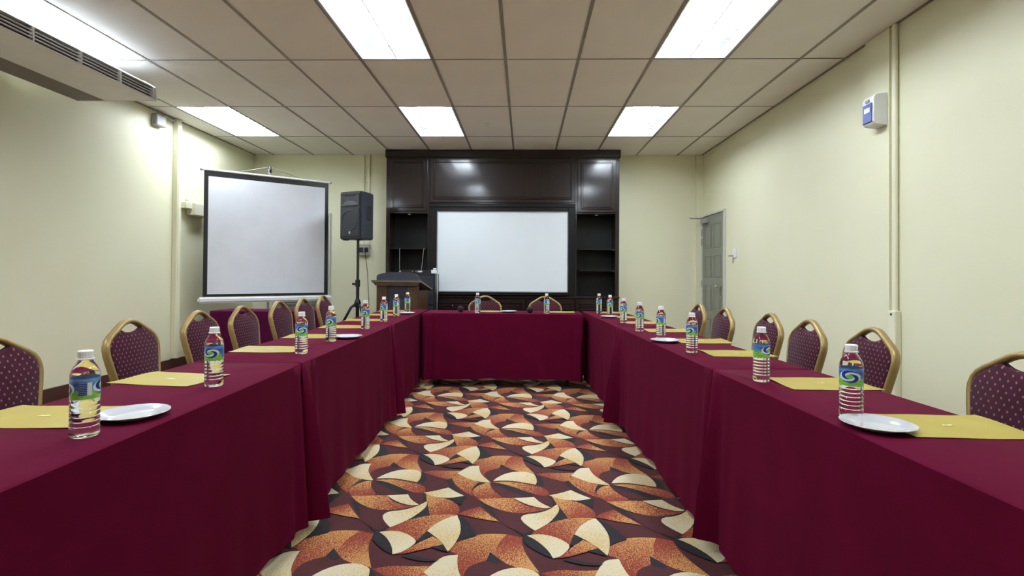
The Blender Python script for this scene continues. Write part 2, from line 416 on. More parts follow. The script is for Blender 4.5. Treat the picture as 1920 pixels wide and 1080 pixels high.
# ------------------------------------------------------------------ recessed louvre lights
def make_light():
    t = thing('ceiling_light', '', 'ceiling light')
    X, Y, D = .286, .588, .10
    bm = bmesh.new()
    box(bm, -X, -X+.006, -Y, Y, 0, D); box(bm, X-.006, X, -Y, Y, 0, D)
    box(bm, -X+.006, X-.006, -Y, -Y+.006, 0, D); box(bm, -X+.006, X-.006, Y-.006, Y, 0, D)
    box(bm, -X+.006, X-.006, -Y+.006, Y-.006, D-.004, D)
    new('housing', bm, 'white_metal', t)
    bm = bmesh.new(); prism(bm, [(-.005, .004), (.005, .004), (.001, .02), (-.001, .02)], 'y', -Y+.008, Y-.008)
    new('centre_reflector', bm, 'white_metal', t)
    new('lamp_panel', B(-.14, .14, -Y+.06, Y-.06, D-.012, D-.006), 'lamp', t)
    blade = None
    for s in (-1, 1):
        for i in range(11):
            y = -Y + (i+1)*2*Y/12
            if blade is None:
                bm = bmesh.new()
                prof = [(-.126, .004), (.126, .004), (.126, .02)] + [(.126*math.cos(a), .02-.012*math.sin(a)) for a in [PI*q/8 for q in range(1, 8)]] + [(-.126, .02)]
                prism(bm, prof, 'y', -.002, .002)
                blade = new('louvre_blade', bm, 'white_metal', t); blade.location = (s*.1445, y, 0)
            else: inst('louvre_blade', blade, t, (s*.1445, y, 0))
    return t
light0 = make_light(); first = True
colname = {-6: 'left', -2: 'middle', 2: 'right'}
rowname = {1: 'back row before the cabinet', -1: 'row cut by the top of the picture', -3: 'row above the camera', -5: 'row behind the camera'}
for (ci, ri) in sorted(light_cells):
    cc = round((cols[ci]-GX0)/.6); rr = round((rows[ri]-GY1)/1.2)
    o = light0 if first else copy_tree(light0); first = False
    o.location = ((cols[ci]+cols[ci+1])/2, (rows[ri]+rows[ri+1])/2, ZC-.001)
    lab = f'lit recessed ceiling light, {colname[cc]} one of the {rowname[rr]}'
    if cc == -6 and rr == -1: lab = 'lit louvred ceiling light right above the wall air conditioner'
    if cc == -6 and rr == 1: lab = 'lit louvred ceiling light nearest the back left corner'
    tag(o, lab, 'ceiling light', 'recessed louvre lights in the ceiling')

# ------------------------------------------------------------------ air conditioner hung below the ceiling at the left wall
def air_conditioner():
    y0, y1 = 2.55, 4.41
    t = thing('air_conditioner', 'long white under-ceiling air conditioner with slatted front grille', 'air conditioner', (-3.6, (y0+y1)/2, 2.615))
    L = (y1-y0)/2
    prof = [(.395, .0), (.402, .005), (.402, .011), (.368, .013), (.352, .106), (.390, .107), (.388, .114), (.30, .165), (.20, .185), (-.30, .185), (-.30, .012), (-.285, .0)]
    bm = bmesh.new(); prism(bm, prof, 'y', -L, L); new('body', bm, 'white_metal', t)
    bm = bmesh.new(); prism(bm, [(.366, .014), (.373, .014), (.357, .105), (.350, .105)], 'y', -L+.02, L-.02)
    new('outlet_slot', bm, 'dark_grey', t)
    sl = None
    for i in range(3):
        z = .034+i*.024
        if sl is None: sl = new('slat', B(-.006, .009, -L+.012, L-.012, -.003, .003), 'white_metal', t); sl.location = (.388, 0, z)
        else: inst('slat', sl, t, (.388-.003*i, 0, z))
    dv = None
    for i in range(6):
        y = -L+.012+(2*L-.024)*i/5
        if dv is None: dv = new('grille_divider', B(-.012, .016, -.005, .005, -.046, .046), 'white_metal', t); dv.location = (.384, y, .059)
        else: inst('grille_divider', dv, t, (.384, y, .059))
    bm = bmesh.new(); prism(bm, [(.405, -.004), (.41, .02), (.396, .115), (.30, .170), (-.305, .19), (-.305, -.004)], 'y', L-.001, L+.012)
    new('end_cap', bm, 'white_metal', t)
    new('return_grille', B(-.285, -.05, -L+.03, L-.005, -.003, .003, bev=.001), 'return', t)
    for y in (-L+.2, L-.2): new('hanger_bracket', B(-.05, .05, y-.02, y+.02, .18, .288), 'grey_plastic', t)
    new('wall_bracket', B(-.465, -.295, -L+.1, L-.5, .10, .125), 'grey_plastic', t)
air_conditioner()

# ------------------------------------------------------------------ tables under cloths
def make_cloth(name, L, W, ztop, zhem, mat, ends=(0, 0), folds=(1, 1, 1, 1), flare=.02, seed=0, short=None):
    """cloth over a table: L along local y, W along x. ends: outward give at -y/+y end; folds: strength of the corner pleats (-y inner/outer, +y inner/outer)"""
    rnd = random.Random(seed); hx, hy = W/2, L/2; r = .012
    pts = []
    def edge(a, b, nrm, side):
        n = max(3, int((Vector(b)-Vector(a)).length/.018))
        for i in range(n): pts.append((Vector(a).lerp(Vector(b), i/n), Vector(nrm), side))
    edge((hx, -hy), (hx, hy), (1, 0), 0); edge((hx, hy), (-hx, hy), (0, 1), 1)
    edge((-hx, hy), (-hx, -hy), (-1, 0), 2); edge((-hx, -hy), (hx, -hy), (0, -1), 3)
    ph = [rnd.uniform(0, 6.28) for _ in range(8)]
    rows_ = 16; N = len(pts); bm = bmesh.new(); rings = []
    for j in range(rows_+1):
        v = j/rows_; ring = []
        for p, n, s in pts:
            if s in (0, 2):
                give = flare
                lo, hi = (p.y+hy), (hy-p.y)
                f0 = folds[0] if s == 0 else folds[1]; f1 = folds[2] if s == 0 else folds[3]
                pleat = f0*math.exp(-(lo/.10)**2)*(.5-.5*math.cos(min(lo, .4)/.085*2*PI*.75+.9)) + f1*math.exp(-(hi/.10)**2)*(.5-.5*math.cos(min(hi, .4)/.085*2*PI*.75+.9))
                soft = .5*math.sin(p.y*9+ph[s])+.35*math.sin(p.y*17+ph[s+3])+.3*math.sin(p.y*29+ph[s+1])
                d = give*v + .065*pleat*v**.8 + .012*soft*v*v
            else:
                give = ends[0] if s == 3 else ends[1]
                d = give*v*(1+.35*math.sin(p.x*24+ph[s])*v)
                if give == 0: d = -.004*v
            q = p + n*d
            if j == 0: z = ztop; q = p - n*r*.5
            else:
                hz = zhem
                if short is not None:   # the seat side hangs short
                    sg = 1 if short == 0 else -1
                    w_ = 1.0 if s == short else (0.0 if s in (0, 2) else max(0, min(1, .5+sg*p.x/W)))
                    hz = zhem + (ztop-.17-zhem)*w_
                z = ztop - .004 - (ztop-hz)*v + .006*math.sin(p.x*5+p.y*4+ph[7])*v
            if j == 1: pass
            ring.append(bm.verts.new((q.x, q.y, z)))
        rings.append(ring)
        if j == 0:   # small rounded edge
            ring = [bm.verts.new((p.x+n.x*r*.05, p.y+n.y*r*.05, ztop-.005)) for p, n, s in pts]; rings.append(ring)
    for a, b in zip(rings, rings[1:]):
        for i in range(N): bm.faces.new((a[i], b[i], b[(i+1) % N], a[(i+1) % N]))
    bm.faces.new(rings[0])
    o = new(name, bm, mat, smooth=True, angle=50)
    bmn = o.data
    return o
def make_table(name, L, W, ztop, label, cat, group):
    t = thing(name, label, cat, group=group)
    new('tabletop', B(-W/2+.012, W/2-.012, -L/2+.012, L/2-.012, ztop-.03, ztop-.006, bev=.004), 'table_wood', t)
    lg = None
    for sx in (-1, 1):
        for sy in (-1, 1):
            loc = (sx*(W/2-.15), sy*(L/2-.14), 0)
            if lg is None:
                bm = bmesh.new(); tube(bm, [(0, 0, .006), (0, 0, ztop-.03)], .013, 10); lg = new('leg', bm, 'black', t); lg.location = loc
            else: inst('leg', lg, t, loc)
    return t
ZT = .74; HEM = .055
xl = lambda y: -.937-.029*(y-1.1)     # inner edge of the left row
xr = lambda y: .852-.046*(y-.95)      # inner edge of the right row
WL, WR = .47, .42
GT, GC = 'folding tables of the U-shaped setting', 'maroon cloths of the U-shaped setting'
def lay(side, y0, y1, nm, folds, seed):
    yc = (y0+y1)/2; L = y1-y0
    W = WL if side == 'left' else WR
    x = xl(yc)-W/2 if side == 'left' else xr(yc)+W/2
    rz = .029 if side == 'left' else .046
    c = make_cloth('tablecloth', L, W, ZT, HEM, 'cloth', folds=[f*1.9 for f in folds], seed=seed, short=2 if side == 'left' else 0, flare=.012 if nm == 'farthest' else .02)
    c.location = (x, yc, 0); c.rotation_euler = (0, 0, rz)
    tag(c, f'maroon cloth on the {nm} table of the {side} row', 'tablecloth', GC)
    t = make_table('folding_table', L, W, ZT, f'folding table hidden under the {nm} cloth of the {side} row', 'table', GT)
    t.location = (x, yc, 0); t.rotation_euler = (0, 0, rz)
# folds order: (-y at +x side, -y at -x side, +y at +x side, +y at -x side)
lay('left', .42, 2.240, 'nearest', (.6, .5, .35, .2), 1)
lay('left', 2.252, 3.978, 'middle', (1.0, .3, .3, .2), 2)
lay('left', 3.990, 5.72, 'farthest', (.9, .3, 0, .4), 3)
lay('right', .42, 2.222, 'nearest', (.5, .6, .2, .8), 4)
lay('right', 2.234, 3.940, 'middle', (.3, .4, .2, 1.0), 5)
lay('right', 3.952, 5.74, 'farthest', (.3, .9, .4, 0), 6)
hc = make_cloth('tablecloth', 1.62, .45, ZT, HEM+.035, 'cloth', folds=(.3, 1.4, .3, 1.4), seed=7, flare=.025, short=0)
hc.location = (-.2175, 5.465, 0); hc.rotation_euler = (0, 0, PI/2)
tag(hc, 'maroon cloth on the head table before the whiteboard', 'tablecloth', GC)
ht = make_table('folding_table', 1.62, .45, ZT, 'folding table hidden under the cloth of the head table', 'table', GT)
ht.location = hc.location; ht.rotation_euler = hc.rotation_euler
# small table under a plum cloth below the projector screen
sc_ = make_cloth('tablecloth', 1.12, .42, .70, .1, 'plum', ends=(.05, .03), folds=(.7, .7, .7, .7), seed=9, flare=.03)
sc_.location = (-2.99, 6.02, 0); sc_.rotation_euler = (0, 0, PI/2+.02)
tag(sc_, 'plum purple cloth on the small table under the projector screen', 'tablecloth')
st_ = make_table('folding_table', 1.12, .42, .70, 'small folding table hidden under the plum cloth', 'table', None)
st_.location = sc_.location; st_.rotation_euler = sc_.rotation_euler

# ------------------------------------------------------------------ banquet chairs (local +x is the front)
def arch(hw, top, shoulder, zs):
    """right half of the crown-shaped back outline, from zs up to the crown; (y, z)"""
    P = [(.135, zs), (.147, .52), (.163, .60), (.178, .67), (.186, .712), (.187, .738), (.181, .763), (.167, .785),
         (.145, .803), (.117, .820), (.089, .838), (.063, .854), (.042, .864), (.02, .8695), (0, .871)]
    return P
def lean(z): return -.205 - max(0, z-.43)*.17
def make_chair():
    t = thing('banquet_chair', '', 'chair')
    half = arch(0, 0, 0, .44); full = half + [(-y, z) for y, z in half[-2::-1]]
    bm = bmesh.new()
    prof = [(1, .35), (.7, .8), (0, 1), (-.7, .8), (-1, .35), (-1, -.35), (-.7, -.8), (0, -1), (.7, -.8), (1, -.35)]
    prof = [(a*.0185, b*.0132) for a, b in prof]
    tube(bm, [(lean(z), y, z) for y, z in full], 1, prof=prof, up=(1, 0, 0))
    new('back_frame', bm, 'gold', t, smooth=True, angle=45)
    # upholstered back: follows the frame, with a dip below the crown that leaves the hand hole
    inner = [(y-.006, z-.002) for y, z in half[:11]]
    top = [(.070, .829), (.052, .821), (.030, .816), (.010, .8145)]
    right = [(.133, .47)] + inner[1:] + top
    poly = right + [(-y, z) for y, z in right[::-1]]
    bm = bmesh.new(); n = len(poly); cy_, cz_ = 0, .66
    layers = []
    for x, k_ in ((-.012, .985), (-.002, 1), (.004, 1), (.014, .985), (.021, .93)):
        layers.append([bm.verts.new((lean(cz_+(z-cz_)*k_)+x, y*k_, cz_+(z-cz_)*k_)) for y, z in poly])
    for a, b in zip(layers, layers[1:]):
        for i in range(n): bm.faces.new((a[i], a[(i+1) % n], b[(i+1) % n], b[i]))
    bm.faces.new(layers[0][::-1]); bm.faces.new(layers[-1])
    bmesh.ops.recalc_face_normals(bm, faces=bm.faces[:])
    new('backrest', bm, 'fabric', t, smooth=True, angle=40)
    bm = bmesh.new(); box(bm, -.2, .22, -.205, .205, .425, .485, bev=.022, seg=3)
    for v in bm.verts: v.co.y *= 1 + .06*(v.co.x/.22)
    new('seat', bm, 'fabric', t, smooth=True, angle=60)
    bm = bmesh.new(); tube(bm, [(-.19, -.17, .415), (.2, -.19, .415), (.2, .19, .415), (-.19, .17, .415)], .011, 8, closed=True)
    new('seat_frame', bm, 'gold', t, smooth=True)
    for s in (-1, 1):
        bm = bmesh.new(); tube(bm, [(lean(.44), s*.135, .44), (-.208, s*.139, .40), (-.25, s*.168, .012)], .0125, 8); lg = new('leg', bm, 'gold', t, smooth=True)
        bm = bmesh.new(); lathe(bm, [(.014, .0062), (.015, .018), (.0135, .024)], 10, (-.25, s*.168, 0)); new('foot', bm, 'rubber', lg)
        bm = bmesh.new(); tube(bm, [(.19, s*.185, .415), (.215, s*.193, .012)], .0115, 8); lg = new('leg', bm, 'gold', t, smooth=True)
        bm = bmesh.new(); lathe(bm, [(.014, .0062), (.015, .018), (.0135, .024)], 10, (.215, s*.193, 0)); new('foot', bm, 'rubber', lg)
    return t
chair0 = make_chair(); used = [False]
def place_chair(X, Y, rz, label, group):
    o = chair0 if not used[0] else copy_tree(chair0); used[0] = True
    off = lean(.88)       # X, Y is where the crown of the back stands
    o.location = (X-off*math.cos(rz), Y-off*math.sin(rz), 0); o.rotation_euler = (0, 0, rz)
    tag(o, label, 'chair', group)
ordn = ['first', 'second', 'third', 'fourth', 'fifth', 'sixth', 'seventh', 'eighth']
for i, (x, y, a) in enumerate([(-2.06, 1.945, -2), (-2.09, 2.703, 3), (-2.13, 3.35, 2), (-2.145, 3.90, 1), (-2.21, 4.63, 0), (-2.225, 5.17, 0), (-2.28, 5.83, 0)]):
    lab = f'maroon dotted banquet chair with gold frame, {ordn[i]} from the camera on the left side'
    if i == 0: lab = 'maroon dotted gold-framed banquet chair cut by the left picture edge'
    place_chair(x, y, math.radians(a), lab, 'banquet chairs along the left tables')
for i, (x, y, a) in enumerate([(1.70, 1.797, 182), (1.74, 2.635, 179), (1.675, 3.09, 178), (1.685, 3.60, 179), (1.585, 4.14, 180), (1.59, 4.76, 180)]):
    lab = f'maroon dotted banquet chair with gold frame, {ordn[i]} from the camera on the right side'
    if i == 0: lab = 'maroon dotted gold-framed banquet chair cut by the right picture edge'
    place_chair(x, y, math.radians(a), lab, 'banquet chairs along the right tables')
place_chair(-.465, 6.18, -PI/2, 'banquet chair behind the head table, the one nearer the lectern', 'banquet chairs at the head table')
place_chair(.243, 6.18, -PI/2, 'banquet chair behind the head table, the one farther from the lectern', 'banquet chairs at the head table')

# ------------------------------------------------------------------ water bottles
def make_bottle():
    t = thing('water_bottle', '', 'bottle')
    R0 = .0295
    prof = [(.020, .0), (.0265, .001), (.029, .005), (R0, .012), (R0, .020)]
    z = .020
    for i in range(6):
        prof += [(R0, z+.003), (R0-.0022, z+.0058), (R0, z+.0086)]; z += .0112
    prof += [(R0-.0006, .090), (R0-.0006, .141), (R0, .1435), (.0288, .150), (.0262, .158), (.0222, .166), (.0172, .174), (.0138, .179), (.0126, .182), (.0126, .186)]
    bm = bmesh.new(); lathe(bm, prof, 32); bottle = new('bottle_body', bm, 'pet', t, smooth=True, angle=60)
    bm = bmesh.new(); uvl = bm.loops.layers.uv.new('UVMap'); n = 40; z0, z1, r = .0915, .1400, R0-.0002
    ra = [bm.verts.new((r*math.cos(2*PI*i/n), r*math.sin(2*PI*i/n), z0)) for i in range(n)]
    rb_ = [bm.verts.new((r*math.cos(2*PI*i/n), r*math.sin(2*PI*i/n), z1)) for i in range(n)]
    for i in range(n):
        f = bm.faces.new((ra[i], ra[(i+1) % n], rb_[(i+1) % n], rb_[i]))
        for lp, uv in zip(f.loops, ((i/n, 0), ((i+1)/n, 0), ((i+1)/n, 1), (i/n, 1))): lp[uvl].uv = uv
    lb = new('label', bm, 'label', t, smooth=True); lb['label'] = 'blue and green wrap label with a swirl emblem'
    bm = bmesh.new(); n = 36
    lathe(bm, [(.0165, .1815), (.0172, .1822), (.0172, .1842), (.0152, .1848), (.0150, .1855), (.0154, .1862), (.0154, .2005), (.0142, .2025), (.006, .2027)], n)
    for v in bm.verts:
        if .186 < v.co.z < .2009:
            a = math.atan2(v.co.y, v.co.x); i = round(a/(2*PI)*n)
            k_ = 1.0 if i % 2 else .972
            v.co.x *= k_; v.co.y *= k_
    c = new('cap', bm, 'cap', t); c['label'] = 'white ribbed screw cap'
    return t
bottle0 = make_bottle(); bu = [False]
def place_bottle(x, y, rz, label, group):
    o = bottle0 if not bu[0] else copy_tree(bottle0); bu[0] = True
    o.location = (x, y, ZT+.0005); o.rotation_euler = (0, 0, rz); tag(o, label, 'bottle', group)
LB = [(-1.041, 1.215, 1.85), (-1.066, 1.771, 2.95), (-1.082, 2.511, 3.23), (-1.112, 2.977, 2.6), (-1.122, 3.657, 2.6), (-1.15, 4.244, 2.0), (-1.185, 4.80, 1.4), (-1.204, 5.343, 1.7)]
RB = [(.911, 1.476, 2.15), (.885, 1.969, 3.35), (.857, 2.688, 1.9), (.846, 3.25, 1.3), (.812, 3.695, 2.4), (.818, 4.328, 2.0), (.820, 5.02, 2.2), (.769, 5.40, 1.5)]
for i, (x, y, a) in enumerate(LB):
    lab = f'clear plastic water bottle with blue-green label, {ordn[i]} from the camera on the left tables'
    place_bottle(x, y, a, lab, 'water bottles on the left tables')
for i, (x, y, a) in enumerate(RB):
    lab = f'clear plastic water bottle with blue-green label, {ordn[i]} from the camera on the right tables'
    place_bottle(x, y, a, lab, 'water bottles on the right tables')
place_bottle(-.48, 5.33, 2.0, 'clear water bottle on the head table before the chair nearer the lectern', 'water bottles on the head table')
place_bottle(.226, 5.30, 1.2, 'clear water bottle on the head table before the chair farther from the lectern', 'water bottles on the head table')

# ------------------------------------------------------------------ yellow envelopes
def make_envelope():
    t = thing('envelope', '', 'envelope')
    hx, hy = .158, .108
    bm = bmesh.new(); nx, ny = 14, 10
    g = [[None]*(ny+1) for _ in range(nx+1)]; g2 = [[None]*(ny+1) for _ in range(nx+1)]
    for i in range(nx+1):
        for j in range(ny+1):
            u, v = i/nx*2-1, j/ny*2-1
            z = .0018 + .0022*max(0, abs(u)-.55)**2*8*(.5+.5*math.sin(3*v)) + .0006*math.sin(5*u+2*v)
            g[i][j] = bm.verts.new((u*hx, v*hy, z)); g2[i][j] = bm.verts.new((u*hx, v*hy, z-.0012))
    for i in range(nx):
        for j in range(ny):
            bm.faces.new((g[i][j], g[i+1][j], g[i+1][j+1], g[i][j+1])); bm.faces.new((g2[i][j], g2[i][j+1], g2[i+1][j+1], g2[i+1][j]))
    for i in range(nx):
        bm.faces.new((g2[i][0], g2[i+1][0], g[i+1][0], g[i][0])); bm.faces.new((g[i][ny], g[i+1][ny], g2[i+1][ny], g2[i][ny]))
    for j in range(ny):
        bm.faces.new((g[0][j], g[0][j+1], g2[0][j+1], g2[0][j])); bm.faces.new((g2[nx][j], g2[nx][j+1], g[nx][j+1], g[nx][j]))
    new('sheet', bm, 'paper', t, smooth=True, angle=40)
    bm = bmesh.new()
    prism(bm, [(-.018, -.004), (-.010, .004), (-.002, .001), (.006, .006), (.016, .003), (.010, -.002), (.002, -.005), (-.006, -.003)], 'z', .0026, .0030)
    lg = new('logo', bm, 'logo', t); lg['label'] = 'small white printed emblem'
    return t
env0 = make_envelope(); eu = [False]
def place_env(x, y, rz, label, group):
    o = env0 if not eu[0] else copy_tree(env0); eu[0] = True
    o.location = (x, y, ZT+.0004); o.rotation_euler = (0, 0, rz); tag(o, label, 'envelope', group)
for i, (x, y, a) in enumerate([(-1.285, 1.372, 2), (-1.288, 1.875, -8), (-1.296, 2.635, 2), (-1.305, 3.20, 2), (-1.32, 3.79, 0), (-1.335, 4.36, 3), (-1.35, 4.94, 2), (-1.37, 5.45, 1)]):
    place_env(x, y, math.radians(a), f'yellow envelope lying on the left tables, {ordn[i]} from the camera', 'yellow envelopes on the left tables')
for i, (x, y, a) in enumerate([(1.115, 1.402, -1), (1.085, 1.935, 2), (1.075, 2.665, 2), (1.065, 3.16, 2), (1.02, 3.75, 3), (.99, 4.36, 2), (.97, 4.92, 2), (.95, 5.50, 2)]):
    place_env(x, y, math.radians(a), f'yellow envelope lying on the right tables, {ordn[i]} from the camera', 'yellow envelopes on the right tables')
place_env(-.36, 5.53, 0, 'yellow envelope on the head table before the chair nearer the lectern', 'yellow envelopes on the head table')
place_env(.37, 5.53, 0, 'yellow envelope on the head table before the chair farther from the lectern', 'yellow envelopes on the head table')

# ------------------------------------------------------------------ white plates
def plate(x, y, label):
    bm = bmesh.new()
    lathe(bm, [(.048, .0), (.052, .001), (.060, .005), (.0835, .0135), (.0855, .0152), (.0850, .0160), (.0825, .0155), (.060, .0085), (.054, .0045), (.040, .0035), (.001, .0033)], 48)
    o = new('plate', bm, 'plate', smooth=True, angle=50); o.location = (x, y, ZT+.0005)
    tag(o, label, 'plate', 'white plates on the tables')
plate(-1.048, 1.378, 'white china plate next to the nearest bottle on the left tables')
plate(-1.066, 3.13, 'white china plate halfway along the left tables')
plate(-1.148, 5.07, 'white china plate at the far end of the left tables')
plate(.915, 1.375, 'white china plate next to the nearest bottle on the right tables')
plate(.832, 3.10, 'white china plate halfway along the right tables')
plate(.788, 4.86, 'white china plate at the far end of the right tables')
plate(-.163, 5.42, 'white china plate in the middle of the head table')

# ------------------------------------------------------------------ microphones on the head table
def mic(x, y, rz, label):
    t = thing('microphone', label, 'microphone', (x, y, ZT), rz, 'foam-headed microphones on the head table')
    bm = bmesh.new(); sphere(bm, (0, 0, .034), .033, 20); new('foam_head', bm, 'foam', t, smooth=True)
    bm = bmesh.new(); tube(bm, [(0, .028, .03), (0, .06, .022), (0, .2, .013)], [.017, .015, .012], 14); new('handle', bm, 'black', t, smooth=True)
mic(-.66, 5.38, .15, 'round foam-headed microphone on the head table nearer the lectern')
mic(.055, 5.34, -.1, 'round foam-headed microphone on the head table before the right chair')

# ------------------------------------------------------------------ projector screen on its stand
def projector_screen():
    A, Bp = Vector((-3.79, 6.05, 0)), Vector((-2.645, 6.93, 0))
    mid = (A+Bp)/2; d = (Bp-A); Wd = d.length; rz = math.atan2(d.y, d.x); h = Wd/2
    t = thing('projector_screen', 'white projector screen with black border on a tripod', 'projector screen', mid, rz)
    z0, z1 = .845, 2.345; b = .045
    cl = new('canvas', B(-h, h, -.004, .004, z0, z1), 'black', t); cl['label'] = 'black bordered canvas'
    new('picture_area', B(-h+b, h-b, -.0052, -.0042, z0+.03, z1-.07), 'screen', cl)
    bm = bmesh.new(); tube(bm, [(-h-.02, 0, z1+.006), (h+.02, 0, z1+.006)], .013, 10); rod = new('top_rod', bm, 'white_metal', t, smooth=True, angle=40)
    for s in (-1, 1):
        bm = bmesh.new(); sphere(bm, (s*(h+.028), 0, z1+.006), .017, 12); new('end_knob', bm, 'grey_plastic', rod, smooth=True)
    bm = bmesh.new(); box(bm, -h-.05, h+.06, -.038, .038, z0-.075, z0-.005, bev=.018, seg=3); new('case', bm, 'white_metal', t, smooth=True, angle=50)
    bm = bmesh.new(); tube(bm, [(0, .055, .3), (0, .055, 2.47)], .012, 10); new('pole', bm, 'grey_plastic', t, smooth=True, angle=40)
    bm = bmesh.new(); tube(bm, [(0, .055, 2.465), (0, .02, 2.47), (0, .0, 2.44), (0, -.012, 2.40)], .015, 8); new('hook', bm, 'black', t, smooth=True)
    bm = bmesh.new(); tube(bm, [(-.36, 0, z1+.02), (-.03, .01, 2.462), (.03, .01, 2.462), (.36, 0, z1+.02)], .0035, 6); new('hanging_bail', bm, 'grey_plastic', t, smooth=True)
    bm = bmesh.new(); lathe(bm, [(.022, .28), (.026, .3), (.026, .44), (.02, .46)], 12, (0, .055, 0)); new('collar', bm, 'black', t)
    for k_ in range(3):
        a = PI/2 + k_*2*PI/3
        bm = bmesh.new(); tube(bm, [(0, .055, .42), (.12*math.cos(a), .055+.12*math.sin(a), .3), (.3*math.cos(a), .055+.3*math.sin(a), .018)], .011, 8)
        new('leg', bm, 'black', t, smooth=True)
projector_screen()

# ------------------------------------------------------------------ loudspeaker on its stand
SX, SY = -2.135, 6.62
def speaker():
    t = thing('loudspeaker', 'black loudspeaker box on a pole stand beside the projector screen', 'loudspeaker', (SX, SY, 1.565), math.radians(-24))
    hw, dp, H = .17, .15, .60
    poly = [(-hw, -dp), (hw, -dp), (hw-.0, -dp+.06), (hw-.05, dp), (-hw+.05, dp), (-hw, -dp+.06)]
    bm = bmesh.new(); prism(bm, poly, 'z', 0, H)
    bmesh.ops.bevel(bm, geom=bm.edges[:], offset=.012, segments=2, affect='EDGES')
    new('cabinet', bm, 'speaker', t, smooth=True, angle=35)
    bm = bmesh.new(); box(bm, -hw+.02, hw-.02, -dp-.008, -dp-.0005, .03, .39, bev=.003); g = new('grille', bm, 'grille', t)
    bm = bmesh.new(); lathe(bm, [(.118, 0), (.122, .004), (.128, .004), (.132, 0)], 40, cap=False); rg = new('woofer_ring', bm, 'speaker', t, smooth=True)
    rg.rotation_euler = (PI/2, 0, 0); rg.location = (0, -dp-.0082, .235)
    # horn: a flared opening above the grille
    bm = bmesh.new()
    o_ = [(-hw+.022, .42), (hw-.022, .42), (hw-.022, .565), (-hw+.022, .565)]; i_ = [(-.07, .475), (.07, .475), (.07, .535), (-.07, .535)]
    vo = [bm.verts.new((x, -dp-.010, z)) for x, z in o_]; vi = [bm.verts.new((x, -dp-.002, z)) for x, z in i_]
    for k_ in range(4): bm.faces.new((vo[k_], vo[(k_+1) % 4], vi[(k_+1) % 4], vi[k_]))
    bm.faces.new(vi); ol = [bm.verts.new((x, -dp-.0005, z)) for x, z in o_]
    for k_ in range(4): bm.faces.new((vo[(k_+1) % 4], vo[k_], ol[k_], ol[(k_+1) % 4]))
    new('horn', bm, 'speaker', t)
    bm = bmesh.new(); box(bm, -.012, .012, -dp-.0095, -dp-.008, .065, .095); bd = new('badge', bm, 'chrome', t); bd['label'] = 'small silver badge'
    new('side_handle', B(hw-.036, hw-.012, -.03, .07, .25, .42, bev=.008), 'black', t)
    for s in (-1, 1): new('foot', B(s*.11-.03, s*.11+.03, -dp+.02, -dp+.08, -.012, .002, bev=.004), 'rubber', t)
speaker()
def speaker_stand():
    t = thing('speaker_stand', 'black tripod stand carrying the loudspeaker', 'stand', (SX, SY, 0))
    bm = bmesh.new(); tube(bm, [(0, 0, .5), (0, 0, 1.05)], .021, 12); new('lower_pole', bm, 'black', t, smooth=True, angle=40)
    bm = bmesh.new(); tube(bm, [(0, 0, 1.0), (0, 0, 1.562)], .017, 12); new('upper_pole', bm, 'black', t, smooth=True, angle=40)
    bm = bmesh.new(); lathe(bm, [(.022, .96), (.03, .965), (.03, 1.05), (.022, 1.055)], 14); cl = new('clamp', bm, 'black', t)
    bm = bmesh.new(); tube(bm, [(-.025, -.01, 1.0), (-.065, -.02, 1.0)], .013, 10); new('knob', bm, 'rubber', cl)
    bm = bmesh.new(); lathe(bm, [(.024, .70), (.04, .705), (.042, .76), (.03, .80), (.024, .805)], 14); new('tripod_hub', bm, 'black', t)
    bm = bmesh.new(); lathe(bm, [(.023, .33), (.032, .335), (.032, .37), (.023, .375)], 14); new('slide_collar', bm, 'black', t)
    bm = bmesh.new(); tube(bm, [(0, 0, .33), (0, 0, .5)], .021, 12); new('centre_tube', bm, 'black', t)
    for a in (math.radians(200), math.radians(320), math.radians(80)):
        ca, sa = math.cos(a), math.sin(a)
        bm = bmesh.new(); tube(bm, [(.035*ca, .035*sa, .735), (.08*ca, .08*sa, .70), (.42*ca, .42*sa, .03)], .0165, 10); lg = new('leg', bm, 'black', t, smooth=True)
        bm = bmesh.new(); sphere(bm, (.42*ca, .42*sa, .026), .02, 10); new('rubber_foot', bm, 'rubber', lg, smooth=True)
        bm = bmesh.new(); tube(bm, [(.028*ca, .028*sa, .352), (.235*ca, .235*sa, .395)], .008, 8); new('brace', bm, 'black', t, smooth=True)
speaker_stand()

